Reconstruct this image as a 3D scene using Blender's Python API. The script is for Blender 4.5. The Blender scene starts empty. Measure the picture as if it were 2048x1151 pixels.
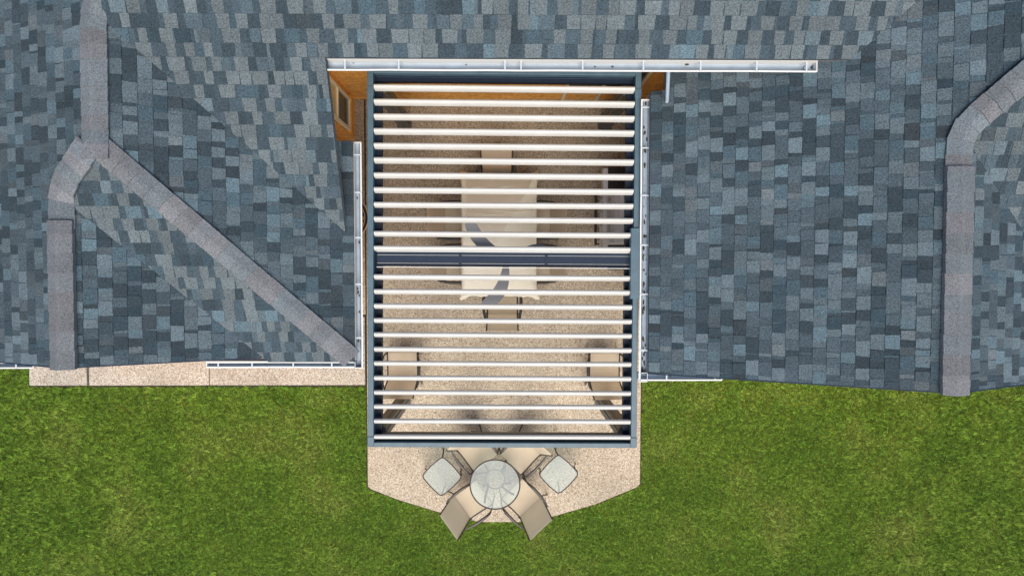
import bpy, bmesh, math, random
import numpy as np
from mathutils import Vector, Matrix
R_ = math.radians
random.seed(7); np.random.seed(7)
S = bpy.context.scene

# ------------------------------------------------------------ camera
cam_d = bpy.data.cameras.new('camera'); cam = bpy.data.objects.new('camera', cam_d)
S.collection.objects.link(cam); S.camera = cam
F = 1300.0; CX, CY = 1024.0, 575.5; NX, NY = 1010.0, 530.0; H = 11.8
dn = Vector(((NX-CX)/F, -(NY-CY)/F, -1)).normalized(); up = -dn
yy = Vector((0, 1, 0)); yy = (yy - up*yy.dot(up)).normalized(); xx = yy.cross(up)
cam.matrix_world = Matrix.Translation((0, 0, H)) @ Matrix((xx, yy, up)).to_4x4()
cam_d.sensor_width = 36; cam_d.lens = F/2048*36; cam_d.clip_start = 0.1; cam_d.clip_end = 500

# ------------------------------------------------------------ world, sun, exposure
w = bpy.data.worlds.new('World'); S.world = w; w.use_nodes = True
nt = w.node_tree; bg = nt.nodes['Background']
sky = nt.nodes.new('ShaderNodeTexSky'); sky.sky_type = 'NISHITA'; sky.sun_disc = False
sky.sun_elevation = R_(56); sky.sun_rotation = R_(175); sky.air_density = 1.0; sky.dust_density = 1.5
nt.links.new(sky.outputs[0], bg.inputs[0]); bg.inputs[1].default_value = 0.095
sd = bpy.data.lights.new('sun', 'SUN'); sd.energy = 3.7; sd.angle = R_(52); sd.color = (1, .90, .76)
sun = bpy.data.objects.new('sun', sd); S.collection.objects.link(sun)
sun.rotation_euler = (R_(33), 0, R_(5)); sun.location = (0, -10, 20)
S.view_settings.view_transform = 'Standard'; S.view_settings.look = 'None'
S.view_settings.exposure = 0.58; S.view_settings.gamma = 1; S.view_settings.use_curve_mapping = False

# ------------------------------------------------------------ materials
def mat(name, col=(.5, .5, .5), rough=.6, metal=0, spec=.5, alpha=1.0, noise=None, bump=None, attr=None, trans=0):
    """noise=(scale, amount, detail); bump=(scale, strength, distance)"""
    m = bpy.data.materials.new(name); m.use_nodes = True; n = m.node_tree.nodes; l = m.node_tree.links
    b = n['Principled BSDF']; b.inputs['Base Color'].default_value = (*col, 1)
    b.inputs['Roughness'].default_value = rough; b.inputs['Metallic'].default_value = metal
    b.inputs['Specular IOR Level'].default_value = spec; b.inputs['Alpha'].default_value = alpha
    b.inputs['Transmission Weight'].default_value = trans
    tc = n.new('ShaderNodeTexCoord'); src = None
    if attr:
        a = n.new('ShaderNodeAttribute'); a.attribute_name = attr; src = a.outputs['Color']
    else:
        c = n.new('ShaderNodeRGB'); c.outputs[0].default_value = (*col, 1); src = c.outputs[0]
    for q in (noise or []):
        t = n.new('ShaderNodeTexNoise'); t.inputs['Scale'].default_value = q[0]; t.inputs['Detail'].default_value = q[2]
        l.new(tc.outputs['Object'], t.inputs['Vector'])
        mr = n.new('ShaderNodeMapRange'); mr.inputs[1].default_value = .3; mr.inputs[2].default_value = .7
        mr.inputs[3].default_value = 1-q[1]; mr.inputs[4].default_value = 1+q[1]
        l.new(t.outputs['Fac'], mr.inputs[0])
        v = n.new('ShaderNodeVectorMath'); v.operation = 'SCALE'
        l.new(src, v.inputs[0]); l.new(mr.outputs[0], v.inputs['Scale']); src = v.outputs[0]
    l.new(src, b.inputs['Base Color'])
    if bump:
        t = n.new('ShaderNodeTexNoise'); t.inputs['Scale'].default_value = bump[0]; t.inputs['Detail'].default_value = 3
        l.new(tc.outputs['Object'], t.inputs['Vector'])
        bp = n.new('ShaderNodeBump'); bp.inputs['Strength'].default_value = bump[1]; bp.inputs['Distance'].default_value = bump[2]
        l.new(t.outputs['Fac'], bp.inputs['Height']); l.new(bp.outputs[0], b.inputs['Normal'])
    return m, n, l, b, tc, src

M = {}
M['shingle'] = mat('shingle', rough=.93, spec=.2, attr='tone', noise=[(62, .46, 3), (1.3, .10, 3)], bump=(140, .6, .004))[0]
M['cap'] = mat('ridge_shingle', rough=.93, spec=.2, attr='tone', noise=[(62, .40, 3), (2.2, .10, 3)], bump=(140, .6, .004))[0]
M['slate_metal'] = mat('slate_blue_powder_coat', (.052, .100, .138), .45, spec=.5, noise=[(7, .14, 4), (50, .06, 2)])[0]
M['navy_and_shade'] = mat('navy_coat_and_shade', (.008, .019, .042), .55, spec=.25, noise=[(14, .12, 3)])[0]  # navy of centre beam and edges; on the ledges, recess shade as colour
M['louver'] = mat('ivory_louver', (.44, .445, .44), .42, spec=.5, noise=[(3, .05, 3), (35, .05, 2)])[0]
M['post'] = mat('grey_bronze_post', (.12, .12, .11), .5, noise=[(12, .08, 2)])[0]
M['white'] = mat('white_gutter_paint', (.60, .61, .62), .4, noise=[(6, .04, 2)])[0]
M['gutter_in'] = mat('gutter_inside', (.30, .37, .45), .55, noise=[(7, .10, 3)])[0]
M['strap'] = mat('gutter_strap', (.42, .46, .52), .5)[0]
M['debris'] = mat('leaf_litter', (.05, .045, .03), .9, noise=[(60, .4, 2)])[0]
M['dark_frame'] = mat('bronze_chair_frame', (.035, .028, .022), .42, spec=.5)[0]
M['sling'] = mat('tan_sling_fabric', (.68, .63, .54), .85, spec=.15, noise=[(5, .05, 3), (160, .10, 2)], bump=(300, .2, .001))[0]
m = M['sling']; n = m.node_tree.nodes; l = m.node_tree.links
tl = n.new('ShaderNodeBsdfTranslucent'); tl.inputs[0].default_value = (1, .92, .80, 1); mx = n.new('ShaderNodeMixShader'); mx.inputs[0].default_value = .58
l.new(n['Principled BSDF'].outputs[0], mx.inputs[1]); l.new(tl.outputs[0], mx.inputs[2]); l.new(mx.outputs[0], n['Material Output'].inputs[0])
M['cloth'] = mat('cream_cloth', (.92, .85, .70), .8, spec=.15, noise=[(4, .03, 2)], bump=(9, .15, .01))[0]
M['fan'] = mat('grey_fan_blade', (.30, .31, .33), .45)[0]
M['black'] = mat('black_enamel', (.015, .015, .016), .4)[0]
M['steel'] = mat('stainless', (.62, .60, .57), .35, metal=.45, noise=[(3, .12, 3)])[0]
M['chrome'] = mat('knob_metal', (.7, .7, .7), .15, metal=1)[0]
M['rubber'] = mat('brown_mat', (.62, .45, .28), .9, noise=[(50, .2, 2)])[0]
M['trim'] = mat('cream_window_frame', (.85, .78, .60), .5)[0]
M['screen'] = mat('dark_screen_glass', (.045, .05, .03), .12, spec=.7, noise=[(200, .3, 1)])[0]
M['sash'] = mat('curtained_glass', (.62, .54, .32), .15, spec=.6, noise=[(8, .1, 2)])[0]
M['table_metal'] = mat('table_leg_metal', (.03, .037, .045), .4)[0]
M['fascia'] = mat('fascia_board', (.55, .55, .54), .5)[0]
M['soil'] = mat('dark_soil', (.035, .028, .018), .95, noise=[(30, .3, 3)])[0]

# frosted glass table tops
m, n, l, b, tc, src = mat('pebbled_glass', (.46, .49, .51), .22, spec=.6, noise=[(2, .04, 2)], bump=(25, .06, .003))
tr = n.new('ShaderNodeBsdfTransparent'); tr.inputs[0].default_value = (.85, .92, .92, 1)
mx = n.new('ShaderNodeMixShader'); mx.inputs[0].default_value = .23
l.new(tr.outputs[0], mx.inputs[1]); l.new(b.outputs[0], mx.inputs[2]); l.new(mx.outputs[0], n['Material Output'].inputs[0])
M['glass'] = m

# brick: vertical walls, mapped by (x+y, z)
m, n, l, b, tc, src = mat('orange_brick', (.5, .2, .05), .85, spec=.2, bump=(60, .3, .006))
sp = n.new('ShaderNodeSeparateXYZ'); l.new(tc.outputs['Object'], sp.inputs[0])
ad = n.new('ShaderNodeMath'); ad.operation = 'ADD'; l.new(sp.outputs[0], ad.inputs[0]); l.new(sp.outputs[1], ad.inputs[1])
cb = n.new('ShaderNodeCombineXYZ'); l.new(ad.outputs[0], cb.inputs[0]); l.new(sp.outputs[2], cb.inputs[1])
bt = n.new('ShaderNodeTexBrick'); l.new(cb.outputs[0], bt.inputs['Vector'])
bt.inputs['Color1'].default_value = (.86, .42, .085, 1); bt.inputs['Color2'].default_value = (.72, .31, .06, 1)
bt.inputs['Mortar'].default_value = (.75, .50, .22, 1); bt.inputs['Scale'].default_value = 1
bt.inputs['Brick Width'].default_value = .21; bt.inputs['Row Height'].default_value = .075; bt.inputs['Mortar Size'].default_value = .007
nz = n.new('ShaderNodeTexNoise'); nz.inputs['Scale'].default_value = 14; l.new(tc.outputs['Object'], nz.inputs[0])
mr = n.new('ShaderNodeMapRange'); mr.inputs[3].default_value = .6; mr.inputs[4].default_value = 1.5; l.new(nz.outputs[0], mr.inputs[0])
sc = n.new('ShaderNodeVectorMath'); sc.operation = 'SCALE'; l.new(bt.outputs[0], sc.inputs[0]); l.new(mr.outputs[0], sc.inputs['Scale'])
l.new(sc.outputs[0], b.inputs['Base Color'])
M['brick'] = m

# exposed aggregate concrete
def aggregate(name, tint):
    m, n, l, b, tc, src = mat(name, (.4, .35, .3), .9, spec=.25)
    v = n.new('ShaderNodeTexVoronoi'); v.inputs['Scale'].default_value = 76; l.new(tc.outputs['Object'], v.inputs['Vector'])
    cr = n.new('ShaderNodeValToRGB'); e = cr.color_ramp.elements
    sx = n.new('ShaderNodeSeparateColor'); l.new(v.outputs['Color'], sx.inputs[0]); l.new(sx.outputs[0], cr.inputs[0])
    cols = [(.22, .17, .13), (.38, .32, .25), (.50, .44, .37), (.40, .31, .22), (.64, .59, .52)]
    e[0].position = 0; e[0].color = (*cols[0], 1); e[1].position = .92; e[1].color = (*cols[4], 1)
    for p, c in ((.14, cols[1]), (.42, cols[2]), (.74, cols[3])):
        k = e.new(p); k.color = (*c, 1)
    cr.color_ramp.interpolation = 'CONSTANT'
    v2 = n.new('ShaderNodeTexNoise'); v2.inputs['Scale'].default_value = 1.1; v2.inputs['Detail'].default_value = 5
    l.new(tc.outputs['Object'], v2.inputs[0])
    mr = n.new('ShaderNodeMapRange'); mr.inputs[1].default_value = .3; mr.inputs[2].default_value = .7
    mr.inputs[3].default_value = .82; mr.inputs[4].default_value = 1.12; l.new(v2.outputs[0], mr.inputs[0])
    sc = n.new('ShaderNodeVectorMath'); sc.operation = 'MULTIPLY'; sc.inputs[1].default_value = tint
    l.new(cr.outputs[0], sc.inputs[0])
    s2 = n.new('ShaderNodeVectorMath'); s2.operation = 'SCALE'; l.new(sc.outputs[0], s2.inputs[0]); l.new(mr.outputs[0], s2.inputs['Scale'])
    l.new(s2.outputs[0], b.inputs['Base Color'])
    bp = n.new('ShaderNodeBump'); bp.inputs['Strength'].default_value = .5; bp.inputs['Distance'].default_value = .006
    l.new(v.outputs['Distance'], bp.inputs['Height']); l.new(bp.outputs[0], b.inputs['Normal'])
    return m
M['aggregate'] = aggregate('exposed_aggregate', (.90, .91, .89))
M['walk'] = aggregate('pale_walkway_aggregate', (.86, .92, 1.0))

# grass blades and lawn soil
def grassmat(name, c1, c2, c3, bump=False):
    m, n, l, b, tc, src = mat(name, c1, .75, spec=.15)
    g = n.new('ShaderNodeNewGeometry')
    t1 = n.new('ShaderNodeTexNoise'); t1.inputs['Scale'].default_value = .75; t1.inputs['Detail'].default_value = 6; t1.inputs['Roughness'].default_value = .65
    t2 = n.new('ShaderNodeTexNoise'); t2.inputs['Scale'].default_value = 42; t2.inputs['Detail'].default_value = 5; t2.inputs['Roughness'].default_value = .7
    for t in (t1, t2): l.new(tc.outputs['Object'], t.inputs[0])
    cr = n.new('ShaderNodeValToRGB'); l.new(t1.outputs[0], cr.inputs[0]); e = cr.color_ramp.elements
    e[0].position = .32; e[0].color = (*c1, 1); e[1].position = .74; e[1].color = (*c3, 1); k = e.new(.52); k.color = (*c2, 1)
    mr = n.new('ShaderNodeMapRange'); mr.inputs[1].default_value = .3; mr.inputs[2].default_value = .7
    mr.inputs[3].default_value = .60; mr.inputs[4].default_value = 1.45; l.new(t2.outputs[0], mr.inputs[0])
    s1 = n.new('ShaderNodeVectorMath'); s1.operation = 'SCALE'; l.new(cr.outputs[0], s1.inputs[0]); l.new(mr.outputs[0], s1.inputs['Scale'])
    a = n.new('ShaderNodeAttribute'); a.attribute_name = 'tone'
    if not bump:
        s2 = n.new('ShaderNodeVectorMath'); s2.operation = 'MULTIPLY'; l.new(s1.outputs[0], s2.inputs[0]); l.new(a.outputs['Color'], s2.inputs[1])
        l.new(s2.outputs[0], b.inputs['Base Color'])
    else: l.new(s1.outputs[0], b.inputs['Base Color'])
    return m
M['blade'] = grassmat('grass_blade', (.085, .195, .022), (.130, .255, .032), (.205, .305, .065))
M['lawn'] = grassmat('lawn_floor', (.03, .055, .006), (.04, .065, .008), (.06, .08, .012), True)

# ------------------------------------------------------------ mesh building
SPLIT = {'crossbar', 'pane', 'drip_edge', 'gable', 'pivot_clip', 'post_track', 'rail', 'joint_clip', 'soffit', 'gutter_ledge'}
class MB:
    def __init__(s): s.v = []; s.f = []; s.c = []; s.tone = (1, 1, 1)
    def face(s, pts):
        k = len(s.v); s.v += [tuple(p) for p in pts]; s.f.append(tuple(range(k, k+len(pts)))); s.c.append(s.tone)
    def grid(s, rings, closed=True, caps=True):
        k = len(s.v); n = len(rings[0])
        for r in rings: s.v += [tuple(p) for p in r]
        for i in range(len(rings)-1):
            for j in range(n if closed else n-1):
                a = k+i*n+j; b_ = k+i*n+(j+1) % n
                s.f.append((a, b_, b_+n, a+n)); s.c.append(s.tone)
        if caps and closed:
            s.f.append(tuple(k+j for j in reversed(range(n)))); s.c.append(s.tone)
            s.f.append(tuple(k+(len(rings)-1)*n+j for j in range(n))); s.c.append(s.tone)
    def box(s, x0, x1, y0, y1, z0, z1, bev=0):
        if bev:
            p = [(x0+bev, y0), (x1-bev, y0), (x1, y0+bev), (x1, y1-bev), (x1-bev, y1), (x0+bev, y1), (x0, y1-bev), (x0, y0+bev)]
            cx, cy = (x0+x1)/2, (y0+y1)/2; kx = 1-bev/(x1-x0)*2; ky = 1-bev/(y1-y0)*2
            q = [((a-cx)*kx+cx, (b_-cy)*ky+cy) for a, b_ in p]
            s.grid([[(a, b_, z0) for a, b_ in q], [(a, b_, z0+bev) for a, b_ in p], [(a, b_, z1-bev) for a, b_ in p], [(a, b_, z1) for a, b_ in q]])
        else:
            s.prism([(x0, y0), (x1, y0), (x1, y1), (x0, y1)], z0, z1)
    def prism(s, poly, z0, z1):
        f0 = (lambda a: z0) if not callable(z0) else (lambda a: z0(*a)); f1 = (lambda a: z1) if not callable(z1) else (lambda a: z1(*a))
        s.grid([[(p[0], p[1], f0(p)) for p in poly], [(p[0], p[1], f1(p)) for p in poly]])
    def tube(s, path, r, n=8, squash=1.0, closed=False):
        P = [Vector(p) for p in path]; rings = []
        for i, p in enumerate(P):
            if closed: t = (P[(i+1) % len(P)]-P[i-1])
            else: t = (P[min(i+1, len(P)-1)]-P[max(i-1, 0)])
            t.normalize(); a = Vector((0, 0, 1)) if abs(t.z) < .95 else Vector((0, 1, 0))
            u = t.cross(a).normalized(); v = u.cross(t).normalized()
            rr = r[i] if isinstance(r, (list, tuple)) else r
            rings.append([p+u*(rr*math.cos(2*math.pi*k/n))+v*(rr*squash*math.sin(2*math.pi*k/n)) for k in range(n)])
        if closed: rings.append(rings[0]); s.grid(rings, caps=False)
        else: s.grid(rings)
    def pieces(s):
        p = list(range(len(s.v)))
        def f(a):
            while p[a] != a: p[a] = p[p[a]]; a = p[a]
            return a
        for q in s.f:
            for a in q[1:]: p[f(a)] = f(q[0])
        out = {}
        for q, c in zip(s.f, s.c): out.setdefault(f(q[0]), []).append((q, c))
        res = []
        for fs in out.values():
            m2 = MB(); ix = {}
            for q, c in fs:
                m2.f.append(tuple(ix.setdefault(a, len(ix)) for a in q)); m2.c.append(c)
            m2.v = [s.v[a] for a in sorted(ix, key=ix.get)]; res.append(m2)
        return res
    def build(s, name, m, parent=None, smooth=False, bevel=0, tone=False):
        if name in SPLIT:
            ps = s.pieces()
            if len(ps) > 1: return [q.build(name, m, parent, smooth, bevel, tone) for q in ps][0]
        me = bpy.data.meshes.new(name); me.from_pydata(s.v, [], s.f); me.validate(clean_customdata=False); me.update()
        o = bpy.data.objects.new(name, me); S.collection.objects.link(o); me.materials.append(m)
        if tone:
            at = me.color_attributes.new('tone', 'FLOAT_COLOR', 'CORNER')
            arr = []
            for p in me.polygons:
                c = s.c[p.index] if p.index < len(s.c) else (1, 1, 1)
                arr += [c[0], c[1], c[2], 1.0]*p.loop_total
            at.data.foreach_set('color', arr)
        else:
            bm = bmesh.new(); bm.from_mesh(me); bmesh.ops.recalc_face_normals(bm, faces=bm.faces); bm.to_mesh(me); bm.free()
        if smooth:
            me.polygons.foreach_set('use_smooth', [True]*len(me.polygons))
            me.update()
            md = o.modifiers.new('edge', 'EDGE_SPLIT'); md.split_angle = R_(40)
        if bevel:
            md = o.modifiers.new('bevel', 'BEVEL'); md.width = bevel; md.segments = 2; md.limit_method = 'ANGLE'; md.angle_limit = R_(40)
        if parent: o.parent = parent
        return o
def tag(o, label=None, cat=None, group=None, kind=None):
    for k, v in (('label', label), ('category', cat), ('group', group), ('kind', kind)):
        if v: o[k] = v
    return o
def thing(name, loc, rz, label, cat, group=None):
    o = bpy.data.objects.new(name, None); S.collection.objects.link(o); o.location = loc; o.rotation_euler = (0, 0, rz)
    o.empty_display_size = .2
    return tag(o, label, cat, group)
def copy_tree(o, parent=None):
    c = o.copy(); S.collection.objects.link(c); c.parent = parent
    for ch in list(o.children): copy_tree(ch, c)
    return c
def lerp(a, b_, t): return tuple(p+(q-p)*t for p, q in zip(a, b_))

# ------------------------------------------------------------ ground, slabs, lawn
g = MB(); g.face([(-60, -60, -.10), (60, -60, -.10), (60, 60, -.10), (-60, 60, -.10)])
tag(g.build('ground', M['lawn']), 'green lawn around the house', kind='structure')
PAT = [(-2.505, 3.05), (-2.515, -4.05), (-2.45, -4.10), (-1.95, -4.30), (-1.194, -4.535), (-.478, -4.714), (.276, -4.717), (.874, -4.62), (1.7, -4.38), (2.42, -4.08), (2.485, -4.02), (2.49, 3.05)]
p = MB(); p.prism(list(reversed(PAT)), -.16, .0)
tag(p.build('patio', M['aggregate'], bevel=.008), 'exposed aggregate patio slab under the pergola', kind='structure')
for pl, sd_ in (([(-2.95, 3.05), (-2.95, -.9), (-2.535, -.9), (-2.535, 3.05)], 'left'), ([(2.51, -1.0), (2.62, -1.0), (2.62, 3.05), (2.51, 3.05)], 'right')):
    p = MB(); p.prism(pl, -.16, -.012)
    tag(p.build('path', M['aggregate']), 'narrow aggregate strip between patio slab and the wall of the %s wing' % sd_, kind='structure')
for x0, x1, nm_ in ((-8.62, -7.585, 'short end slab'), (-7.545, -5.38, 'middle slab'), (-5.368, -2.55, 'long slab next to the patio')):
    p = MB(); p.prism([(x0, -2.18), (x1, -2.18), (x1, -.93), (x0, -.93)], -.15, -.004)
    tag(p.build('walkway', M['walk'], bevel=.008), 'pale aggregate walkway along the left wing, '+nm_, kind='structure')
p = MB()
def off(poly, d):
    return [(a*(1+d/2.5) if abs(a) > .1 else a, b_-(d if b_ < 0 else 0)) for a, b_ in poly]
p.prism(list(reversed(off(PAT, .035))), -.14, -.075)
tag(p.build('soil_edge', M['soil']), 'dark soil line around the patio slab', kind='structure')
p = MB(); p.prism([(-8.66, -2.225), (-2.56, -2.225), (-2.56, -1), (-8.66, -1)], -.145, -.08)
tag(p.build('soil_edge', M['soil']), 'dark soil line along the walkway', kind='structure')

def inpoly(x, y, poly):
    r = np.zeros(len(x), bool); n = len(poly)
    for i in range(n):
        x1, y1 = poly[i]; x2, y2 = poly[(i+1) % n]
        c = ((y1 > y) != (y2 > y)); 
        with np.errstate(divide='ignore', invalid='ignore'):
            xi = (x2-x1)*(y-y1)/((y2-y1) if y2 != y1 else 1e-9)+x1
        r ^= c & (x < xi)
    return r
N = 850000
gx = np.random.uniform(-9.9, 9.9, N); gy = np.random.uniform(-6.4, -1.75, N)
ok = ~inpoly(gx, gy, off(PAT, .03)) & ~((gx > -8.67) & (gx < -2.4) & (gy > -2.235))
gx, gy = gx[ok], gy[ok]; N = len(gx)
cl = np.sin(gx*3.1+np.sin(gy*2.3)*2)*.5+np.sin(gy*4.7+gx*1.3)*.5
ln = np.random.uniform(.026, .060, N)*(1+.18*cl); wd = np.random.uniform(.0045, .010, N)
edge = inpoly(gx, gy, off(PAT, .09)) | ((gx > -8.72) & (gx < -2.4) & (gy > -2.29)); ln = np.where(edge, ln*np.random.uniform(1., 2.6, N), ln)
an = np.random.uniform(0, 2*math.pi, N); lean = np.random.uniform(.5, 1.35, N)
# neighbouring blades lean alike, tuft by tuft
tx, ty = np.floor(gx*19+.6*np.sin(gy*7)), np.floor(gy*19+.6*np.sin(gx*9)); hs = np.abs(np.sin(tx*127.1+ty*311.7)*43758.5453) % 1
an = hs*2*math.pi+np.random.normal(0, .7, N); h2 = np.abs(np.sin(tx*269.5+ty*183.3)*43758.5453) % 1
dx, dy = np.cos(an), np.sin(an)
V = np.zeros((N, 3, 3), np.float32); zb = -.10
V[:, 0] = np.stack([gx-dy*wd/2, gy+dx*wd/2, np.full(N, zb)], 1); V[:, 1] = np.stack([gx+dy*wd/2, gy-dx*wd/2, np.full(N, zb)], 1)
V[:, 2] = np.stack([gx+dx*ln*np.sin(lean), gy+dy*ln*np.sin(lean), zb+ln*np.cos(lean)+.01], 1)
me = bpy.data.meshes.new('grass'); me.vertices.add(N*3); me.vertices.foreach_set('co', V.ravel())
me.loops.add(N*3); me.loops.foreach_set('vertex_index', np.arange(N*3, dtype=np.int32))
me.polygons.add(N); me.polygons.foreach_set('loop_start', np.arange(0, N*3, 3, dtype=np.int32)); me.update(calc_edges=True)
at = me.color_attributes.new('tone', 'FLOAT_COLOR', 'POINT')
tv = (.35+1.5*np.random.uniform(0, 1, N)**1.6)*(.78+.5*h2); yl = np.random.uniform(0, 1, N)**3
col = np.stack([tv*(1+.7*yl), tv, tv*(1-.1*yl), np.ones(N)], 1).astype(np.float32)
at.data.foreach_set('color', np.repeat(col, 3, axis=0).ravel())
o = bpy.data.objects.new('grass', me); S.collection.objects.link(o); me.materials.append(M['blade'])
tag(o, 'bright green mown lawn grass', 'grass', kind='stuff')

# ------------------------------------------------------------ house roofs
house = thing('house', (0, 0, 0), 0, 'grey shingled house with two roofed wings either side of the patio', 'house')
def part(mb, name, m, label=None, parent=None, **k):
    o = mb.build(name, m, parent or house, **k)
    if label: o['label'] = label
    return o
def clip(poly, a, b_):
    """keep left side of a->b"""
    out = []; ex, ey = b_[0]-a[0], b_[1]-a[1]
    def sd_(p): return ex*(p[1]-a[1])-ey*(p[0]-a[0])
    for i in range(len(poly)):
        p, q = poly[i], poly[(i+1) % len(poly)]; sp_, sq = sd_(p), sd_(q)
        if sp_ >= 0: out.append(p)
        if (sp_ > 0 > sq) or (sp_ < 0 < sq):
            t = sp_/(sp_-sq); out.append((p[0]+(q[0]-p[0])*t, p[1]+(q[1]-p[1])*t))
    return out
def ccw(poly):
    a = sum(poly[i][0]*poly[(i+1) % len(poly)][1]-poly[(i+1) % len(poly)][0]*poly[i][1] for i in range(len(poly)))
    return poly if a > 0 else list(reversed(poly))
LIGHT, MID, DARK = (.083, .115, .139), (.052, .076, .096), (.031, .047, .061)
def tone_pick(r):
    k = r.random()
    base = LIGHT if k < .32 else (MID if k < .72 else DARK)
    f = r.uniform(.84, 1.14); c = [v*f for v in base]; h = r.random()
    if h < .07: c = [c[0]*1.08, c[1]*.98, c[2]*.94]
    elif h < .26: c = [c[0]*.92, c[1]*1.03, c[2]*1.06]
    return tuple(c)
def roof(name, label, pieces, z0, gx_, gy_, seed, e=.149, slant=0., tooth=.05, deck=True, sunlit_teeth=False):
    r = random.Random(seed); Z = lambda x, y: z0+gx_*x+gy_*y
    gl = math.hypot(gx_, gy_); d = (gx_/gl, gy_/gl); u = (-d[1], d[0])   # d upslope
    pieces = [ccw(p) for p in pieces]; pts = [q for p in pieces for q in p]
    us = [q[0]*u[0]+q[1]*u[1] for q in pts]; vs = [q[0]*d[0]+q[1]*d[1] for q in pts]
    mb = MB()
    def emit(poly_uv, v0, hf, hb, tone):
        world = [(a*u[0]+b_*d[0], a*u[1]+b_*d[1]) for a, b_ in poly_uv]
        world = ccw(world)
        for pc in pieces:
            q = world
            for i in range(len(pc)):
                q = clip(q, pc[i], pc[(i+1) % len(pc)])
                if len(q) < 3: break
            if len(q) < 3: continue
            top = []
            for x, y in q:
                t = ((x*d[0]+y*d[1])-v0)/(e+.012)
                top.append((x, y, Z(x, y)+hf+(hb-hf)*t))
            mb.tone = tone; mb.face(top)
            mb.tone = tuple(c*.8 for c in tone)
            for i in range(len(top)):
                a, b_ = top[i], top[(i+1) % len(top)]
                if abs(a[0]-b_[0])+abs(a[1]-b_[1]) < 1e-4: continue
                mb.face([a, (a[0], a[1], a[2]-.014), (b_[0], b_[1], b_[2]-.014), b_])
    k0 = math.floor(min(vs)/e)-1; base_v = min(vs)
    nc = int((max(vs)-base_v)/e)+2
    for k in range(nc):
        v0 = base_v+k*e-.004; v1 = v0+e+.012
        x = min(us)-r.uniform(0, .5)
        while x < max(us):   # under layer
            wseg = r.uniform(.13, .22); tn = tone_pick(r) if not sunlit_teeth or r.random() < .3 else tuple(c*q_ for q_ in [r.uniform(1.0, 1.6)] for c in DARK); tn = tuple(c*.9 for c in tn)
            emit([(x, v0), (x+wseg, v0), (x+wseg, v1), (x, v1)], v0, .007, .000, tn); x += wseg
        x = min(us)-r.uniform(0, .4)
        while x < max(us):   # laminated tabs
            wt = r.choice((.12, .14, .16, .17, .19, .21))*r.uniform(.92, 1.08); gap = r.choice((.0, .07, .10, .14, .17))*r.uniform(.9, 1.1)
            j = r.uniform(-.004, .004); t_ = tooth*wt
            emit([(x+t_, v0+j), (x+wt-t_, v0+j), (x+wt+slant, v1), (x+slant, v1)], v0, .014, .004, tone_pick(r) if not sunlit_teeth or r.random() < .25 else tuple(c*q_ for q_ in [r.uniform(1.05, 1.42)] for c in (.070, .088, .100))); x += wt+gap+.002  # south-facing slopes: tooth pattern, with sunlight put into the paler tab colour
    if deck:
        for pc in pieces:
            mb.tone = (.10, .11, .12)
            mb.prism(pc, lambda x, y: Z(x, y)-.11, lambda x, y: Z(x, y)-.012)
    return part(mb, name, M['shingle'], label, tone=True)

p_ = .43
zWR = lambda x, y: 2.72+p_*(x-1.99)
zER = lambda x, y: 4.169-p_*(x-5.36)
zS2 = lambda x, y: 4.169+p_*(y-1.57)
zEL = lambda x, y: 2.72+p_*(-2.10-x)
zWL = lambda x, y: 3.93+p_*(x+4.91)
zGE = lambda x, y: 3.672-p_*(x+5.51)
zSL = lambda x, y: 3.30+p_*y
zU = lambda x, y: 2.56+.45*y
vL = lambda y: -(.743+.45*y)/.43
vR = lambda y: (.6957+.45*y)/.43
YE = 2.535
roof('roof_slope', 'slope right of the patio, falling towards it', [[(2.015, -1.51), (5.36, -1.51), (5.36, 1.57), (2.015, 1.57)], [(2.015, 1.57), (5.36, 1.57), (6.19, 2.40), (2.015, 2.40)],
     [(2.20, 2.40), (6.19, 2.40), (6.85, 3.06), (4.55, 3.06), (2.20, 3.06)], [(vR(3.06), 3.06), (6.85, 3.06), (8.6, 4.81), (vR(4.81), 4.81)]], 2.72-p_*1.99, p_, 0, 1, e=.148)
roof('roof_slope', 'far right slope of the right gable', [[(5.36, -1.51), (8.44, -1.51), (5.36, 1.57)]], 4.169+p_*5.36, -p_, 0, 2)
roof('roof_slope', 'upper right slope between hip and valley', [[(5.36, 1.57), (8.44, -1.51), (10.2, -1.51), (10.2, 6.41)]], 4.169-p_*1.57, 0, p_, 3, sunlit_teeth=True, slant=0)
roof('roof_slope', 'slope left of the patio, falling towards it', [[(-2.10, -1.35), (-2.10, .355), (-4.91, vL(0) and 3.04), (-4.91, 1.46)],
     [(-2.10, .355), (-2.10, 1.70), (-2.62, 1.70), (-2.62, .85)]], 2.72-p_*2.10, -p_, 0, 4)
roof('roof_slope', 'far left slope', [[(-7.75, -1.275), (-5.51, -1.275), (-5.51, .86), (-7.75, .86)], [(-7.75, .86), (-5.51, .86), (-4.91, 1.46), (-7.75, 1.46)], [(-7.75, 1.46), (-4.91, 1.46), (-4.91, 3.05), (-7.75, 3.05)], [(-7.75, 3.05), (-4.91, 3.05), (-2.9, 4.97), (-7.75, 4.97)]], 3.93+p_*4.91, p_, 0, 5)
roof('roof_slope', 'triangular slope of the small left gable', [[(-5.51, -1.275), (-3.37, -1.275), (-5.51, .86)]], 3.672-p_*5.51, -p_, 0, 6)
roof('roof_slope', 'pale hip slope of the left wing', [[(-5.51, .86), (-3.30, -1.35), (-2.10, -1.35), (-4.91, 1.46)]], 3.315, 0, p_, 7, sunlit_teeth=True, slant=0)
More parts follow.
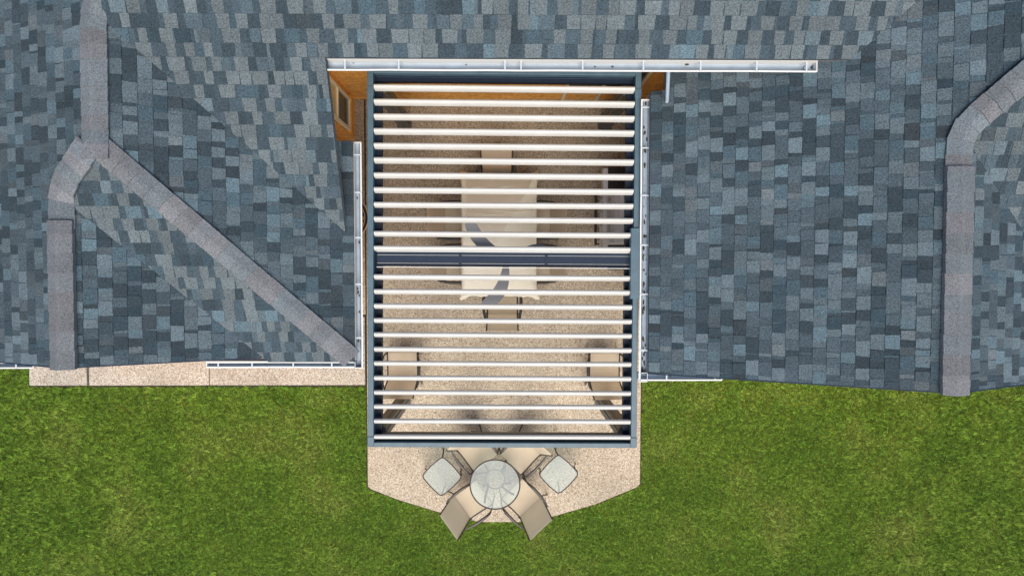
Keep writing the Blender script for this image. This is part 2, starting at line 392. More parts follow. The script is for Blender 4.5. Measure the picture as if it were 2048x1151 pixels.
roof('roof_slope', 'pale upper slope above the pergola', [[(-2.2, .455), (-2.2, YE), (vL(YE), YE)],
     [(vL(YE), YE), (vR(YE), YE), (vR(4.81), 4.81), (-3.05, 4.81), (-4.91, 3.04)]], 2.585, 0, .45, 8, sunlit_teeth=True, slant=0, tooth=.05)

# ridge and hip caps
def cap(path, wdt, parent=None, raised=0, seed=0, label=None, step=.17, flat=.0):
    """path: list of ((x,y,z), drop_left, drop_right) ridge points; cap pieces bent over the ridge"""
    r = random.Random(seed); mb = MB()
    P = [Vector(q[0]) for q in path]
    L = [0]
    for i in range(1, len(P)): L.append(L[-1]+(P[i]-P[i-1]).length)
    def at_(s):
        for i in range(1, len(P)):
            if s <= L[i] or i == len(P)-1:
                t = (s-L[i-1])/(L[i]-L[i-1]); break
        p0 = P[i-1].lerp(P[i], t); dl = path[i-1][1]+(path[i][1]-path[i-1][1])*t; dr = path[i-1][2]+(path[i][2]-path[i-1][2])*t
        tt = Vector((0, 0, 0))
        for q in (s-.12, s+.12):
            for j in range(1, len(P)):
                if q <= L[j] or j == len(P)-1: break
            tt += (P[j]-P[j-1]).normalized()
        tt.normalize(); n_ = Vector((-tt.y, tt.x, 0)).normalized()
        return p0, dl, dr, n_
    s = 0
    while s < L[-1]-.01:
        e_ = min(s+step, L[-1]); f = r.uniform(.88, 1.12); hh = r.uniform(-.03, .05)
        mb.tone = tuple(v*f for v in (.118+hh*.22, .135, .155-hh*.08))
        rings = []
        w2 = wdt/2*r.uniform(.985, 1.015)
        for q, lift in ((s, .038), (e_+.02, .022)):
            p0, dl, dr, n_ = at_(min(q, L[-1]))
            sh = .9
            row = []
            for k, (a, dz) in enumerate(((-1, dl), (-.55, dl), (-.14, dl), (.14, dr), (.55, dr), (1, dr))):
                off_ = max(0, abs(a)-.08)*w2
                z = p0.z-dz*off_+lift+raised - (.0)
                row.append(p0+n_*(-a*w2)+Vector((0, 0, z-p0.z)))
            low = [row[-1]-Vector((0, 0, .02+raised*.85)), row[0]-Vector((0, 0, .02+raised*.85))]
            rings.append(row+low)
        mb.grid([[tuple(v) for v in rings[0]], [tuple(v) for v in rings[1]]])
        s += step
    o = part(mb, 'ridge_cap', M['cap'], label, tone=True)
    return o
zr = 4.169
cap([((5.36, .62, zr), p_, p_), ((5.36, 1.45, zr), p_, p_), ((5.43, 1.66, zr+.045), .3, .3), ((5.62, 1.86, zr+.14), .28, .28), ((8.5, 4.74, zr+1.37), .28, .28)], .32, seed=1, label='hip cap bending away at the upper right')
cap([((5.36, -1.54, zr), p_, p_), ((5.36, 1.16, zr), p_, p_)], .325, raised=.045, seed=2, label='raised ridge vent of the right gable', step=.24)
cap([((-5.51, -1.30, 3.672), p_, p_), ((-5.51, .55, 3.672), p_, p_)], .31, raised=.045, seed=3, label='raised ridge vent of the left gable', step=.24)
cap([((-5.51, .45, 3.672), p_, p_), ((-5.51, .80, 3.675), p_, p_), ((-5.40, 1.0, 3.77), .2, .2), ((-5.10, 1.30, 3.885), .12, .12), ((-4.99, 1.44, 3.915), .15, .15)], .33, seed=4, label='short hip cap joining the left gable to the high ridge')
cap([((-2.14, -1.31, 2.74), .30, .30), ((-4.95, 1.50, 3.95), .30, .30)], .30, seed=5, label='long diagonal hip cap of the left wing', step=.22)
cap([((-4.91, 1.27, 3.945), p_*.8, p_*.8), ((-4.91, 1.60, 3.937), p_, p_), ((-4.91, 2.9, 3.93), p_, p_), ((-4.85, 3.12, 3.96), p_, p_*.8), ((-4.6, 3.4, 4.09), .3, .3), ((-3.1, 4.8, 4.72), .3, .3)], .32, seed=6, label='high ridge cap at the upper left')

# gable and eave boards (fascia), soffits
def fascia(poly, z0, z1, label=None):
    mb = MB(); mb.prism(ccw(poly), z0, z1); return part(mb, 'fascia', M['fascia'], label)
fascia([(-2.115, -1.335), (-2.095, -1.335), (-2.095, 1.70), (-2.115, 1.70)], 2.50, 2.70)
fascia([(2.022, -1.50), (2.035, -1.50), (2.035, 2.40), (2.022, 2.40)], 2.50, 2.70)
fascia([(-4.19, -1.365), (-2.12, -1.365), (-2.12, -1.345), (-4.19, -1.345)], 2.48, 2.69)
fascia([(-2.19, YE-.005), (3.885, YE-.005), (3.885, YE+.015), (-2.19, YE+.015)], 3.50, 3.68)

# gutters: open trough with a white lip and straps
def gutter(ax, lo, hi, back, lip, z, straps, label, ends=(True, True), debris=0, zlip=0.0):
    """ax 'x' runs along x (lo..hi) with back/lip in y; ax 'y' runs along y."""
    def pt(s, t, zz): return (s, t, zz) if ax == 'x' else (t, s, zz)
    sg = 1 if lip > back else -1; th = .004
    outer = [(back, z), (back, z-.11), (back+sg*.05, z-.125), (lip-sg*.035, z-.11), (lip-sg*.012, z-.04), (lip, z-.01), (lip, z), ]
    inner = [(lip-sg*.020, z), (lip-sg*.024, z-.012), (lip-sg*.03, z-.04), (lip-sg*.05, z-.10), (back+sg*.05, z-.115), (back+sg*.006, z-.10), (back+sg*.006, z)]
    n_ = max(2, int((hi-lo)/.4)); r = random.Random(int(lo*100)+5)
    mb = MB(); rings = []
    for i in range(n_+1):
        s = lo+(hi-lo)*i/n_; wob = r.uniform(-.002, .002)
        rings.append([pt(s, t+wob, zz) for t, zz in outer[:7]]+[pt(s, t+wob, zz) for t, zz in inner])
    mb.grid(rings)
    for k, en in enumerate(ends):
        if en:
            s = (lo, hi)[k]; s2 = s+(-.012 if k == 0 else .012)
            mb.grid([[pt(q, t, zz) for t, zz in (outer[0], outer[1], outer[2], outer[3], outer[4], (lip, z+.002), (back, z+.002))] for q in sorted((s, s2))])
    g_ = part(mb, 'gutter', M['white'], label)
    mb = MB()   # trough inside, bluish sky tint put into its colour
    mb.grid([[pt(s, t, zz+.002) for t, zz in ((lip-sg*.0225, z-.004), (lip-sg*.026, z-.014), (lip-sg*.032, z-.042), (lip-sg*.053, z-.097), (back+sg*.05, z-.111), (back+sg*.009, z-.097), (back+sg*.009, z-.002))] for s in (lo+.002, hi-.002)], closed=False)
    part(mb, 'gutter_sky_tint', M['gutter_in'], parent=g_)
    for s in straps:
        mb = MB(); t0, t1 = sorted((back+sg*.0, lip-sg*.005))
        if ax == 'x': mb.box(s-.010, s+.010, t0, t1, z-.006, z+.006)
        else: mb.box(t0, t1, s-.010, s+.010, z-.006, z+.006)
        part(mb, 'strap', M['strap'], parent=g_)
    if debris:
        mb = MB(); 
        for i in range(debris):
            s = lo+(hi-lo)*r.random()**.9; t = back+sg*r.uniform(.01, .06); q = r.uniform(.01, .035); a0 = r.uniform(0, 6)
            base = [pt(s+q*r.uniform(.6, 1.3)*math.cos(a0+j*1.05), t+q*.5*math.sin(a0+j*1.05), z-.10) for j in range(6)]
            topp = [(a*.4+c*.6 if True else a) for a, c in zip((0,), (0,))]
            cx_ = sum(b_[0] for b_ in base)/6; cy_ = sum(b_[1] for b_ in base)/6
            mb.grid([base, [(cx_+(b_[0]-cx_)*.5, cy_+(b_[1]-cy_)*.5, z-.10+q*.6) for b_ in base]])
        part(mb, 'leaf_litter', M['debris'], parent=g_)['kind'] = 'stuff'
    return g_
gutter('x', -2.235, 3.885, 2.545, 2.405, 3.64, (-1.98, -1.316, .0, .199, .965, 1.721, 2.434, 3.136, 3.76), 'long gutter along the upper eave', debris=5)
gutter('y', -1.44, 1.70, -2.115, -2.000, 2.66, (1.533, 1.012, .384, -.268, -1.022), 'gutter of the left wing beside the patio', debris=10)
gutter('x', -4.19, -2.128, -1.37, -1.445, 2.66, (-4.03, -3.556, -2.98, -2.439), 'short gutter at the foot of the left wing', ends=(True, False), debris=7)
gutter('x', -8.0, -6.62, -1.37, -1.45, 2.66, (-6.85,), 'gutter stub at the far left corner', debris=3)
gutter('y', -1.64, 2.30, 2.020, 1.900, 2.66, (2.2, 1.639, .976, .282, -.409, -1.203), 'gutter of the right wing beside the patio', debris=60)
gutter('x', 1.905, 3.07, -1.52, -1.635, 2.66, (2.29, 2.98), 'short gutter at the foot of the right wing', debris=8)
# outlet in the upper gutter end and the downspouts
mb = MB(); mb.tube([(3.80, 2.475, 3.545), (3.80, 2.475, 3.562)], .036, 14)
o = part(mb, 'drain_outlet', M['gutter_in'])
mb = MB(); mb.tube([(2.065, 2.475, 3.52), (2.21, 2.25, 2.875), (2.215, 2.235, 2.84)], .024, 8)
part(mb, 'downspout', M['gutter_in'], 'pale downspout dropping onto the right roof edge')

# walls
def wall(poly, z1, label=None, z0=-.12, m='brick'):
    mb = MB(); mb.prism(ccw(poly), z0, z1); return part(mb, 'wall', M[m], label)
wl = wall([(-7.3, 3.35), (-7.3, -.95), (-2.90, -.95), (-2.90, 2.25), (-2.70, 2.25), (-2.70, 3.35)], 2.60, 'orange brick wall of the left wing')
wb = wall([(-2.698, 2.98), (2.60, 2.98), (2.60, 3.35), (-2.698, 3.35)], 3.62, 'orange brick back wall behind the pergola')
wall([(-3.0, 2.26), (-2.71, 2.26), (-2.71, 3.34), (-3.0, 3.34)], lambda x, y: zU(x, y)-.13, z0=2.602)
wr = wall([(2.602, -1.1), (9.2, -1.1), (9.2, 3.35), (2.602, 3.35)], 2.60, 'orange brick wall of the right wing')
wall([(2.62, 2.40), (2.85, 2.40), (2.85, 3.34), (2.62, 3.34)], lambda x, y: min(zU(x, y), zWR(x, y))-.13, z0=2.602)
# dutch cheek under the upper roof's left rake
mb = MB(); mb.prism(ccw([(-2.52, .95), (-2.50, .95), (-2.50, 2.25), (-2.52, 2.25)]), 2.80, lambda x, y: zU(x, y)-.13); part(mb, 'cheek_wall', M['fascia'])
# gable ends
mb = MB(); mb.prism([(-7.3, -.97), (-7.3, -.95), (-3.6, -.95), (-3.6, -.97)], 2.602, 2.75)
mb.face([(-7.3, -.97, 2.75), (-3.6, -.97, 2.75), (-5.51, -.97, 3.53)]); part(mb, 'gable', M['fascia'])
mb = MB(); mb.face([(2.7, -1.12, 2.602), (8.0, -1.12, 2.602), (5.36, -1.12, 4.04)]); part(mb, 'gable', M['fascia'])
# raked drip edges of the two gables
mb = MB()
for xa, xb, zf in ((-7.75, -5.51, zWL), (-5.51, -3.4, zGE)):
    mb.prism(ccw([(xa, -1.292), (xb, -1.292), (xb, -1.276), (xa, -1.276)]), lambda x, y: zf(x, y)-.14, lambda x, y: zf(x, y)+.004)
part(mb, 'drip_edge', M['navy_and_shade'])
mb = MB()
for xa, xb, zf in ((2.015, 5.36, zWR), (5.36, 9.8, zER)):
    mb.prism(ccw([(xa, -1.528), (xb, -1.528), (xb, -1.512), (xa, -1.512)]), lambda x, y: zf(x, y)-.14, lambda x, y: zf(x, y)+.004)
part(mb, 'drip_edge', M['navy_and_shade'])
# soffits
mb = MB()
mb.box(-2.9, -2.12, -1.33, 1.70, 2.46, 2.50); mb.box(2.01, 2.6, -1.49, 2.38, 2.46, 2.50)
mb.box(-7.4, -2.13, -1.362, -.951, 2.555, 2.598) ; part(mb, 'soffit', M['fascia'])

# side window on the left wall (two sashes)
win = MB()
X = -2.70; y0, y1, z0, z1 = 2.31, 2.86, .50, 2.05
def wframe(X, y0, y1, z0, z1, sx, t=.05):
    mb = MB(); a, b_ = sorted((X, X+sx*.045))
    mb.box(a, b_, y0, y1, z0, z0+t); mb.box(a, b_, y0, y1, z1-t, z1)
    mb.box(a, b_, y0, y0+t, z0+t, z1-t); mb.box(a, b_, y1-t, y1, z0+t, z1-t); mb.box(a, b_, y0+t, y1-t, 1.29, 1.335)
    return mb
wf = part(wframe(X, y0, y1, z0, z1, 1, .042), 'window', M['trim'], 'cream framed sash window with dark lower screen')
mb = MB(); mb.box(X+.002, X+.018, y0+.042, y1-.042, z0+.042, 1.29); part(mb, 'screen', M['screen'], parent=wf)
mb = MB(); mb.box(X+.002, X+.022, y0+.042, y1-.042, 1.335, z1-.042); part(mb, 'pane', M['sash'], parent=wf)
mb = MB(); mb.box(X, X+.06, y0-.05, y1+.05, z0-.08, z0); part(mb, 'sill', M['brick'], parent=wf)
# sliding door on the right of the back wall and two small white wall lamps
mb = MB(); yb = 2.98
for xa in (1.0, 1.60, 2.20): mb.box(xa, xa+.05, yb-.05, yb, .02, 2.1)
mb.box(1.05, 2.2, yb-.045, yb, 2.05, 2.1)
dr = part(mb, 'door', M['trim'], 'cream framed glass door')
mb = MB(); mb.box(1.05, 1.6, yb-.02, yb-.004, .5, 2.05); mb.box(1.65, 2.2, yb-.02, yb-.004, .5, 2.05); part(mb, 'pane', M['screen'], parent=dr)
for xa in (-.66, .80):
    mb = MB(); mb.box(xa-.13, xa+.13, yb-.06, yb, 1.28, 1.42, .012); part(mb, 'wall_lamp', M['white'])

# ------------------------------------------------------------ pergola
per = thing('pergola', (-.02, .065, 0), -.0061, 'slate blue pergola with rows of open white louvers over the dining table', 'pergola')
def pp(mb, name, m, label=None, parent=None, **k):
    o = mb.build(name, m, parent or per, **k)
    if label: o['label'] = label
    return o
XO, YN, YS = 1.92, 2.665, -2.665; ZT = 2.60
for sx, lab in ((-1, None), (1, None)):
    a, b_ = sorted((sx*XO, sx*(XO-.082)))
    mb = MB(); mb.box(a, b_, YS, YN, 2.36, ZT); bm_ = pp(mb, 'side_beam', M['slate_metal'], bevel=.004)
    a, b_ = sorted((sx*(XO-.084), sx*(XO-.175)))
    mb = MB(); mb.box(a, b_, YS+.08, YN-.2, 2.36, 2.425); mb.box(*sorted((sx*(XO-.165), sx*(XO-.175))), YS+.08, YN-.2, 2.425, 2.46)
    pp(mb, 'gutter_ledge', M['navy_and_shade'], parent=bm_)  # shade of the beam recess put into the ledge colour
mb = MB(); mb.box(-XO+.083, XO-.083, YS, YS+.065, 2.36, ZT-.002); bs = pp(mb, 'end_beam', M['slate_metal'], 'lower end beam', bevel=.004)
mb = MB(); mb.box(-XO+.083, XO-.083, YS+.067, YS+.15, 2.36, 2.425); pp(mb, 'gutter_ledge', M['navy_and_shade'], parent=bs)
mb = MB(); mb.box(-XO+.178, XO-.178, YS+.155, YS+.163, 2.36, 2.46); pp(mb, 'gutter_rim', M['post'], parent=bs)
mb = MB(); mb.box(-XO+.083, XO-.083, YN-.06, YN, 2.36, ZT-.002); bn = pp(mb, 'end_beam', M['slate_metal'], 'upper end beam below the house gutter', bevel=.004)
mb = MB(); mb.box(-XO+.083, XO-.083, YN-.135, YN-.063, 2.36, 2.45); mb.tube([(-XO+.09, YN-.075, 2.47), (XO-.09, YN-.075, 2.47)], .010, 8); pp(mb, 'gutter_ledge', M['navy_and_shade'], parent=bn)
# centre beam: navy channel with white edges
yc = .078-.065
mb = MB(); mb.box(-1.80, 1.80, yc-.10, yc+.10, 2.38, 2.50); cbm = pp(mb, 'centre_beam', M['navy_and_shade'])
mb = MB()
for yq in (-.115, -.058, .058, .108): hw_ = .006 if abs(yq) > .1 else .0022; mb.box(-1.80, 1.80, yc+yq-hw_, yc+yq+hw_, 2.40 if abs(yq) > .1 else 2.501, 2.555 if abs(yq) > .1 else 2.506)
pp(mb, 'rail', M['louver'], parent=cbm)
mb = MB()
for xq in (-.62, .61):
    mb.box(xq-.02, xq+.02, yc-.075, yc+.075, 2.507, 2.512)
pp(mb, 'joint_clip', M['navy_and_shade'], parent=cbm)
mb = MB(); mb.box(XO-.125, XO+.008, -.53, .47, 2.50, 2.635, .006); pp(mb, 'motor_cover', M['slate_metal'], 'long slate blue motor cover on the right beam')
for sx in (-1, 1):
    for yq in (YS+.03, 2.30):
        mb = MB(); mb.box(*sorted((sx*(XO+.002), sx*(XO-.09))), yq-.0, yq+.12, 2.58, 2.612, .004); pp(mb, 'corner_bracket', M['slate_metal'])
# posts
for sx in (-1, 1):
    for yq, nm in ((YS+.145, 'S'), (YN-.18, 'N')):
        xq = sx*1.80
        mb = MB(); mb.box(xq-.095, xq+.095, yq-.095, yq+.095, 0.0, 2.358); po = pp(mb, 'post', M['post'], bevel=.006)
        mb = MB(); mb.box(xq-.13, xq+.13, yq-.13, yq+.13, 0.0, .012); pp(mb, 'base_plate', M['post'], parent=po)
        mb = MB()
        sy = 1 if yq < 0 else -1; mb.box(xq-.03, xq+.03, *sorted((yq+sy*.096, yq+sy*.104)), .02, 2.35); mb.box(*sorted((xq-sx*.096, xq-sx*.108)), yq-.03, yq+.03, .02, 2.35)
        pp(mb, 'post_track', M['post'], parent=po)
# louvers
LY = [2.491, 2.288, 2.084, 1.88, 1.675, 1.471, 1.262, 1.053, 0.847, 0.641, 0.435, 0.228, -0.179, -0.386, -0.594, -0.799, -1.004, -1.213, -1.415, -1.625, -1.834, -2.037, -2.248, -2.473]
TILT = R_(20)
def louver_mesh():
    mb = MB(); n = 20; rings = []
    for X in (-1.828, 1.828):
        ring = []
        for k in range(n):
            a = 2*math.pi*k/n; q = .066*math.copysign(abs(math.cos(a))**.8, math.cos(a)); t = .033*math.copysign(abs(math.sin(a))**.85, math.sin(a))
            ring.append((X, q*math.sin(TILT)+t*math.cos(TILT), q*math.cos(TILT)-t*math.sin(TILT)))
        rings.append(ring)
    mb.grid(rings); return mb
lv0 = None
for i, y in enumerate(LY):
    if lv0 is None:
        lv0 = louver_mesh().build('louver', M['louver'], per, smooth=True); o = lv0
        mb = MB()
        for X in (-1.832, 1.832):
            mb.box(X-.008, X+.008, -.048, -.034, .0, .020)
        mb.build('pivot_clip', M['black'], lv0)
    else: o = copy_tree(lv0, per)
    o.location = (0, y*.9945-.065, 2.552); o.rotation_euler = (random.uniform(-.03, .03), 0, random.uniform(-.0008, .0008))

# ------------------------------------------------------------ ceiling fan
fan = thing('ceiling_fan', (.05, .085, 2.20), 0, 'grey three-bladed ceiling fan hung from the dark centre beam above the table', 'ceiling fan')
mb = MB()
prof = [(.0, .17), (.05, .17), (.055, .12), (.018, .10), (.018, .06), (.07, .045), (.095, .01), (.09, -.03), (.05, -.055), (.0, -.06)]
mb.grid([[(r*math.cos(2*math.pi*k/20), r*math.sin(2*math.pi*k/20), z) for k in range(20)] for r, z in [(max(a, .001), b_) for a, b_ in prof]]); mb.build('fan_motor', M['fan'], fan, smooth=True)
for ang, ln_ in ((136, .86), (244, .80), (6, .72)):
    mb = MB(); rings = []; n = 16
    for i in range(n+1):
        t = i/n; rr = .07+t*(ln_-.07); hw = .045+.052*math.sin(min(t*1.15, 1)*math.pi*.62); 
        if t > .86: hw *= math.sqrt(max(0.02, 1-((t-.86)/.145)**2))
        c_ = .10*math.sin(t*math.pi)*1.0-.02*t
        zz = .01
        rings.append([(rr, c_-hw, zz-.012), (rr, c_, zz), (rr, c_+hw, zz+.014), (rr, c_+hw, zz+.008), (rr, c_, zz-.006), (rr, c_-hw, zz-.018)])
    mb.grid(rings); b1 = mb.build('fan_blade', M['fan'], fan, smooth=True); b1.rotation_euler = (0, 0, R_(ang))

# ------------------------------------------------------------ sling chairs
def chair(loc, rot, label, group):
    t = thing('patio_chair', loc, rot, label, 'chair', group)
    prof_s = [(.29, .405), (.27, .43), (.22, .437), (.10, .415), (-.03, .395), (-.14, .392), (-.195, .405)]
    prof_b = [(-.197, .408), (-.225, .45), (-.262, .56), (-.31, .70), (-.365, .85), (-.415, .985), (-.43, 1.0)]
    def sheet(pr, sag):
        mb = MB(); rings = []
        for y, z in pr:
            row = [(x, y, z-sag*(1-(x/.25)**2)) for x in (-.25, -.17, -.08, 0, .08, .17, .25)]
            rings.append(row+[(x, y-.0, z-.006-sag*(1-(x/.25)**2)) for x in (.25, .17, .08, 0, -.08, -.17, -.25)])
        mb.grid(rings); return mb
    sheet(prof_s, .012).build('seat', M['sling'], t, smooth=True)
    sheet(prof_b, .004).build('backrest', M['sling'], t, smooth=True)
    for sx in (-1, 1):
        mb = MB(); x = sx*.263
        mb.tube([(x, y, z-.003) for y, z in prof_s+prof_b], .012, 8); mb.build('side_rail', M['dark_frame'], t, smooth=True)
        arm = [(sx*.278, -.315, .68), (sx*.300, -.25, .668), (sx*.318, -.10, .66), (sx*.322, .06, .655), (sx*.312, .17, .645), (sx*.300, .225, .61)]
        mb = MB(); mb.tube(arm, [.012, .018, .026, .027, .022, .014], 8, squash=.45); mb.build('armrest', M['dark_frame'], t, smooth=True)
        mb = MB(); mb.tube([(sx*.300, .222, .61), (sx*.290, .25, .50), (sx*.280, .262, .40), (sx*.283, .275, .20), (sx*.288, .30, .012)], .013, 8); l_ = mb.build('leg', M['dark_frame'], t, smooth=True)
        mb = MB(); mb.tube([(sx*.276, -.19, .41), (sx*.285, -.24, .28), (sx*.288, -.31, .12), (sx*.290, -.36, .012)], .013, 8); mb.build('leg', M['dark_frame'], t, smooth=True)
    mb = MB(); mb.tube([(-.27, .255, .375), (.27, .255, .375)], .010, 8); mb.tube([(-.27, -.20, .375), (.27, -.20, .375)], .010, 8); mb.build('crossbar', M['dark_frame'], t, smooth=True)
    return t
G1 = 'sling chairs around the dining table'; G2 = 'sling chairs around the round glass table'; G3 = 'sling armchairs at the pergola posts'
c0 = chair((-.14, 1.47, 0), R_(180), 'tan sling chair at the wall end of the cloth-covered dining table', G1)
def put(x, y, deg, label, group):
    c = copy_tree(c0); c.location = (x, y, 0); c.rotation_euler = (0, 0, R_(deg)); c['label'] = label; c['group'] = group; return c
put(-.045, -.66, 0, 'tan sling chair at the lawn end of the cloth-covered dining table', G1)
put(-.86, .76, -90, 'tan chair on the left of the dining table, nearer the house wall', G1)
put(-.84, .02, -90, 'tan chair on the left of the dining table, under the dark centre beam', G1)
put(.60, .76, 90, 'tan chair on the grill side of the dining table, nearer the house wall', G1)
put(.60, .02, 90, 'tan chair on the grill side of the dining table, under the dark centre beam', G1)
put(-1.80, -1.80, 0, 'tan sling armchair standing alone by the left front pergola post', G3)
put(1.755, -1.82, 0, 'tan sling armchair standing alone by the right front pergola post', G3)
put(-.60, -4.165, -55.2, 'tan chair at the lower left of the round table, its back over the lawn', G2)
put(.316, -4.145, 43.4, 'tan chair at the lower right of the round table, its back over the lawn', G2)
put(-.51, -3.27, -141.9, 'tan chair at the upper left of the round table, partly under the pergola', G2)
put(.30, -3.31, 135.6, 'tan chair at the upper right of the round table, partly under the pergola', G2)

# ------------------------------------------------------------ dining table and cloth
tb = thing('dining_table', (-.1, .51, 0), 0, 'long rectangular dining table hidden under a cream cloth', 'table')
mb = MB(); mb.box(-.62, .62, -1.02, 1.02, .70, .735, .005); mb.build('tabletop', M['table_metal'], tb)
for sx in (-1, 1):
    for sy in (-1, 1):
        mb = MB(); mb.box(sx*.53-.03, sx*.53+.03, sy*.9-.03, sy*.9+.03, 0, .70); mb.build('leg', M['table_metal'], tb)
def cloth():
    mb = MB(); W, L_ = .635, 1.035; rings = []; n = 140
    def per_pt(s):
        # rounded rectangle perimeter
        P = [(W, -L_), (W, L_), (-W, L_), (-W, -L_)]; ed = [2*L_, 2*W, 2*L_, 2*W]; tot = sum(ed); s = (s % 1)*tot
        for i in range(4):
            if s <= ed[i]:
                a, b_ = P[i], P[(i+1) % 4]; t = s/ed[i]; return (a[0]+(b_[0]-a[0])*t, a[1]+(b_[1]-a[1])*t), i, t, ed[i]
            s -= ed[i]
        return P[0], 0, 0, 1
    base = [per_pt(k/n) for k in range(n)]
    r = random.Random(3)
    for sc_, z, fl in ((.992, .748, 0), (1.0, .728, 0), (1.0, .70, .3), (1.0, .60, .7), (1.0, .47, 1.0)):
        ring = []
        for (x, y), i, t, ed in base:
            dc = min(t, 1-t)*ed; cf = math.exp(-(dc/.09)**2)
            wv = math.sin(t*ed*26+i*2)*.012+math.sin(t*ed*11+i)*.012
            nx_, ny_ = ((1, 0), (0, 1), (-1, 0), (0, -1))[i]
            o_ = fl*(.018+wv)+(.0)
            cxn, cyn = math.copysign(1, x), math.copysign(1, y)
            e_ = fl*cf*.09
            zz = z+ (0 if sc_ < .99 and sc_ > 0 else 0)
            ring.append(((x*sc_ if sc_ else x*.001)+nx_*o_+cxn*e_*.75, (y*sc_ if sc_ else y*.001)+ny_*o_+cyn*e_, zz-.10*fl*cf))
        rings.append(ring)
    mb.grid(rings, caps=False)
    mb.face([rings[0][k] for k in range(n)]); 
    # folding creases across the top
    return mb
cl_ = cloth().build('tablecloth', M['cloth'], None, smooth=True); cl_.location = (-.1, .51, 0)
md = cl_.modifiers.new('thick', 'SOLIDIFY'); md.thickness = .003
tag(cl_, 'cream tablecloth with gathered corners draped over the dining table', 'tablecloth')
for k, (yq, x0, x1, sk) in enumerate(((1.30, -.60, .15, .02), (.92, -.3, .5, -.015), (.86, -.55, .1, .01))):
    mb = MB(); pts = [(x0+(x1-x0)*i/14, yq+sk*i/14+.012*math.sin(i*.6), .748+.006*math.sin(i/14*math.pi)) for i in range(15)]
    mb.tube([(a+.1, b_-.51, c) for a, b_, c in pts], [.002+.006*math.sin(i/14*math.pi) for i in range(15)], 8); mb.build('crease', M['cloth'], cl_, smooth=True)

# ------------------------------------------------------------ grill
gr = thing('grill', (1.95, .78, 0), 0, 'wide stainless steel grill with black side shelves against the right beam', 'grill')
mb = MB(); mb.box(-.24, .28, -.42, .42, .08, .80, .01); mb.build('cabinet', M['black'], gr)
mb = MB(); mb.box(-.30, .28, -.43, .43, .80, .86, .008); body = mb.build('firebox', M['steel'], gr)
mb = MB(); rings = []
for yq in (-.41, .41):
    rings.append([(x, yq, z) for x, z in ((-.19, .862), (-.185, .93), (-.14, 1.03), (-.06, 1.09), (.06, 1.11), (.18, 1.08), (.26, .98), (.27, .862))])
mb.grid(rings); lid = mb.build('lid', M['steel'], gr, bevel=.008)
mb = MB(); mb.tube([(-.235, -.34, .97), (-.235, .34, .97)], .016, 10)
for yq in (-.30, .30): mb.tube([(-.235, yq, .97), (-.17, yq, .96)], .012, 8)
mb.build('handle', M['chrome'], lid, smooth=True)
mb = MB(); mb.tube([(.0, -.04, 1.118), (.03, -.01, 1.121), (.0, .02, 1.118), (.03, .05, 1.121)], .004, 6); mb.build('emblem', M['black'], lid)
mb = MB(); mb.grid([[(x, yq, z) for x, z in ((-.345, .74), (-.355, .80), (-.30, .875), (-.20, .875), (-.20, .74))] for yq in (-.44, .44)]); pn = mb.build('control_panel', M['steel'], gr)
for yq in (-.33, -.11, .11, .33):
    mb = MB(); mb.tube([(-.335, yq, .84), (-.375, yq, .865)], .030, 12); mb.build('knob', M['chrome'], pn, smooth=True)
mb = MB(); mb.tube([(-.41, -.44, .74), (-.41, .44, .74)], .022, 8); 
for yq in (-.42, .42): mb.tube([(-.41, yq, .74), (-.33, yq, .76)], .014, 8)
mb.build('towel_bar', M['dark_frame'], gr, smooth=True)
for s_ in (-1, 1):
    mb = MB(); mb.box(-.22, .27, *sorted((s_*.445, s_*.86)), .80, .86, .01); sh_ = mb.build('side_shelf', M['black'], gr)
    mb = MB(); mb.grid([[(x, yq, z) for x, z in ((-.32, .76), (-.30, .84), (-.225, .865), (-.225, .76))] for yq in sorted((s_*.445, s_*.84))]); mb.build('shelf_front', M['steel'], sh_)
for sx in (-.2, .24):
    for sy in (-.38, .38):
        mb = MB(); mb.tube([(sx-.02, sy, .045), (sx+.02, sy, .045)], .045, 14); mb.build('wheel', M['black'], gr, smooth=True)

# ------------------------------------------------------------ round glass table
rt = thing('round_table', (-.173, -3.78, 0), 0, 'round glass-topped patio table among four tan chairs', 'table')
def ring_pts(r, z, n=48): return [(r*math.cos(2*math.pi*k/n), r*math.sin(2*math.pi*k/n), z) for k in range(n)]
mb = MB(); mb.grid([ring_pts(.425, .694), ring_pts(.427, .702)]); mb.build('glass_top', M['glass'], rt, smooth=True)
mb = MB(); mb.tube(ring_pts(.43, .698), .012, 8, closed=True); mb.build('rim', M['dark_frame'], rt, smooth=True)
mb = MB(); mb.tube(ring_pts(.17, .42, 32), .011, 8, closed=True); mb.build('brace_ring', M['table_metal'], rt, smooth=True)
for k in range(4):
    a = R_(45+90*k); pts = [(.37, .685), (.30, .60), (.21, .50), (.175, .42), (.185, .30), (.25, .15), (.35, .012)]
    tw = [.28, .18, .06, 0, 0, .05, .12]
    mb = MB(); mb.tube([(r*math.cos(a+q), r*math.sin(a+q), z) for (r, z), q in zip(pts, tw)], .020, 8); mb.build('leg', M['table_metal'], rt, smooth=True)

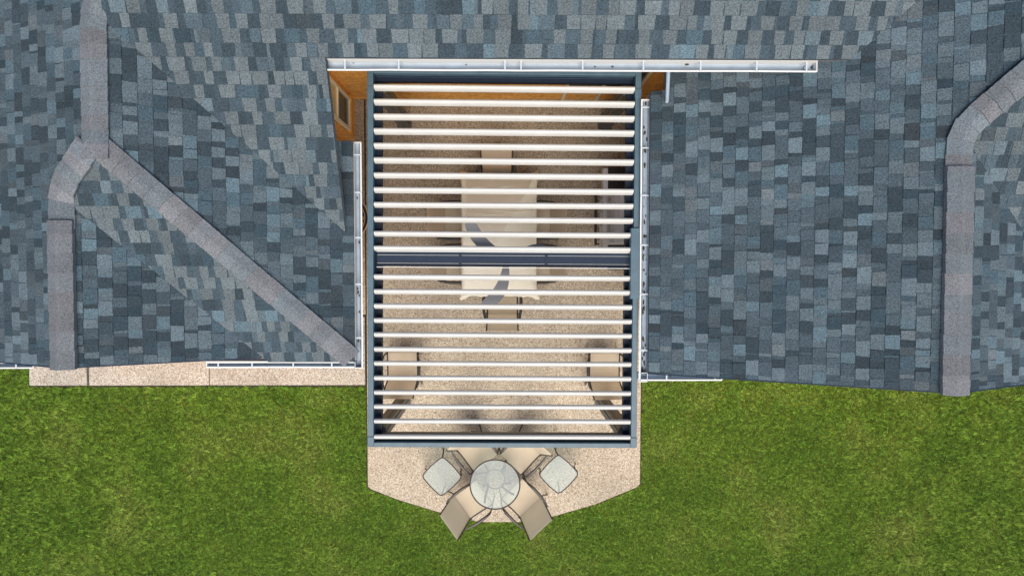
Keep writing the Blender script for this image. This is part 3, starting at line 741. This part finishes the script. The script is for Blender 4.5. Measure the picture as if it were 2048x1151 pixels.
# ------------------------------------------------------------ square glass side tables
def side_table(loc, rot, label, g):
    t = thing('side_table', loc, rot, label, 'side table', g)
    out = []; a_ = .255; rc = .07
    for k in range(4):
        cx_, cy_ = ((1, 1), (-1, 1), (-1, -1), (1, -1))[k]
        for j in range(7):
            an_ = R_(90*k+90*j/6); out.append((cx_*(a_-rc)+rc*math.cos(an_), cy_*(a_-rc)+rc*math.sin(an_)))
        nx_ = ((-1, 0), (0, -1), (1, 0), (0, 1))[k]
        bx, by = (-cx_, cy_) if k in (0, 2) else (cx_, -cy_)
        for q in (-.45, 0, .45):   # slightly bowed sides
            if k in (0, 2): out.append((-cx_*q*a_, cy_*(a_+.012*(1-abs(q)))))
            else: out.append((cx_*(a_+.012*(1-abs(q))), -cy_*q*a_))
    mb = MB(); mb.grid([[(x*.985, y*.985, .488) for x, y in out], [(x*.985, y*.985, .496) for x, y in out]]); mb.build('glass_top', M['glass'], t)
    mb = MB(); mb.tube([(x, y, .492) for x, y in out], .010, 8, closed=True); mb.build('rim', M['dark_frame'], t, smooth=True)
    for k in range(4):
        an_ = R_(45+90*k); mb = MB()
        mb.tube([(r*math.cos(an_+q), r*math.sin(an_+q), z) for r, z, q in ((.325, .488, 0), (.335, .40, .03), (.31, .25, .05), (.315, .10, .06), (.345, .012, .08))], .013, 8); mb.build('leg', M['dark_frame'], t, smooth=True)
    return t
s1 = side_table((-1.108, -3.705, 0), R_(43), 'square frosted glass side table left of the round table', 'square glass side tables')
s2 = copy_tree(s1); s2.location = (.945, -3.672, 0); s2.rotation_euler = (0, 0, R_(46)); s2['label'] = 'square frosted glass side table right of the round table'

# ------------------------------------------------------------ scrollwork doormat
dm = thing('doormat', (-2.86, .855, -.004), R_(-90), 'half-round black doormat with tan scrollwork peeping out under the left gutter', 'doormat')
pts = [(-.42, 0), (.42, 0)]+[(.42*math.cos(R_(a)), .405*math.sin(R_(a))) for a in range(6, 180, 6)]
mb = MB(); mb.prism(ccw(pts), .0, .010); mb.build('mat_base', M['black'], dm)
mb = MB(); mb.tube([(.41*math.cos(R_(a)), .392*math.sin(R_(a)), .012) for a in range(0, 181, 5)], .012, 6, squash=.5)
mb.tube([(.345*math.cos(R_(a)), .33*math.sin(R_(a)), .012) for a in range(0, 181, 6)], .006, 6, squash=.5)
for k in range(9):
    a = R_(14+19*k); c_ = (.30*math.cos(a), .255*math.sin(a)); sg = 1 if k % 2 else -1
    mb.tube([(c_[0]+(.008+.055*t)*math.cos(sg*t*9+a), c_[1]+(.008+.055*t)*math.sin(sg*t*9+a), .012) for t in [i/18 for i in range(19)]], .009, 6, squash=.5)
    c2 = (.17*math.cos(a), .13*math.sin(a)); mb.tube([(c2[0]+(.006+.045*t)*math.cos(-sg*t*8+a), c2[1]+(.006+.045*t)*math.sin(-sg*t*8+a), .012) for t in [i/14 for i in range(15)]], .007, 6, squash=.5)
mb.build('scrollwork', M['rubber'], dm)
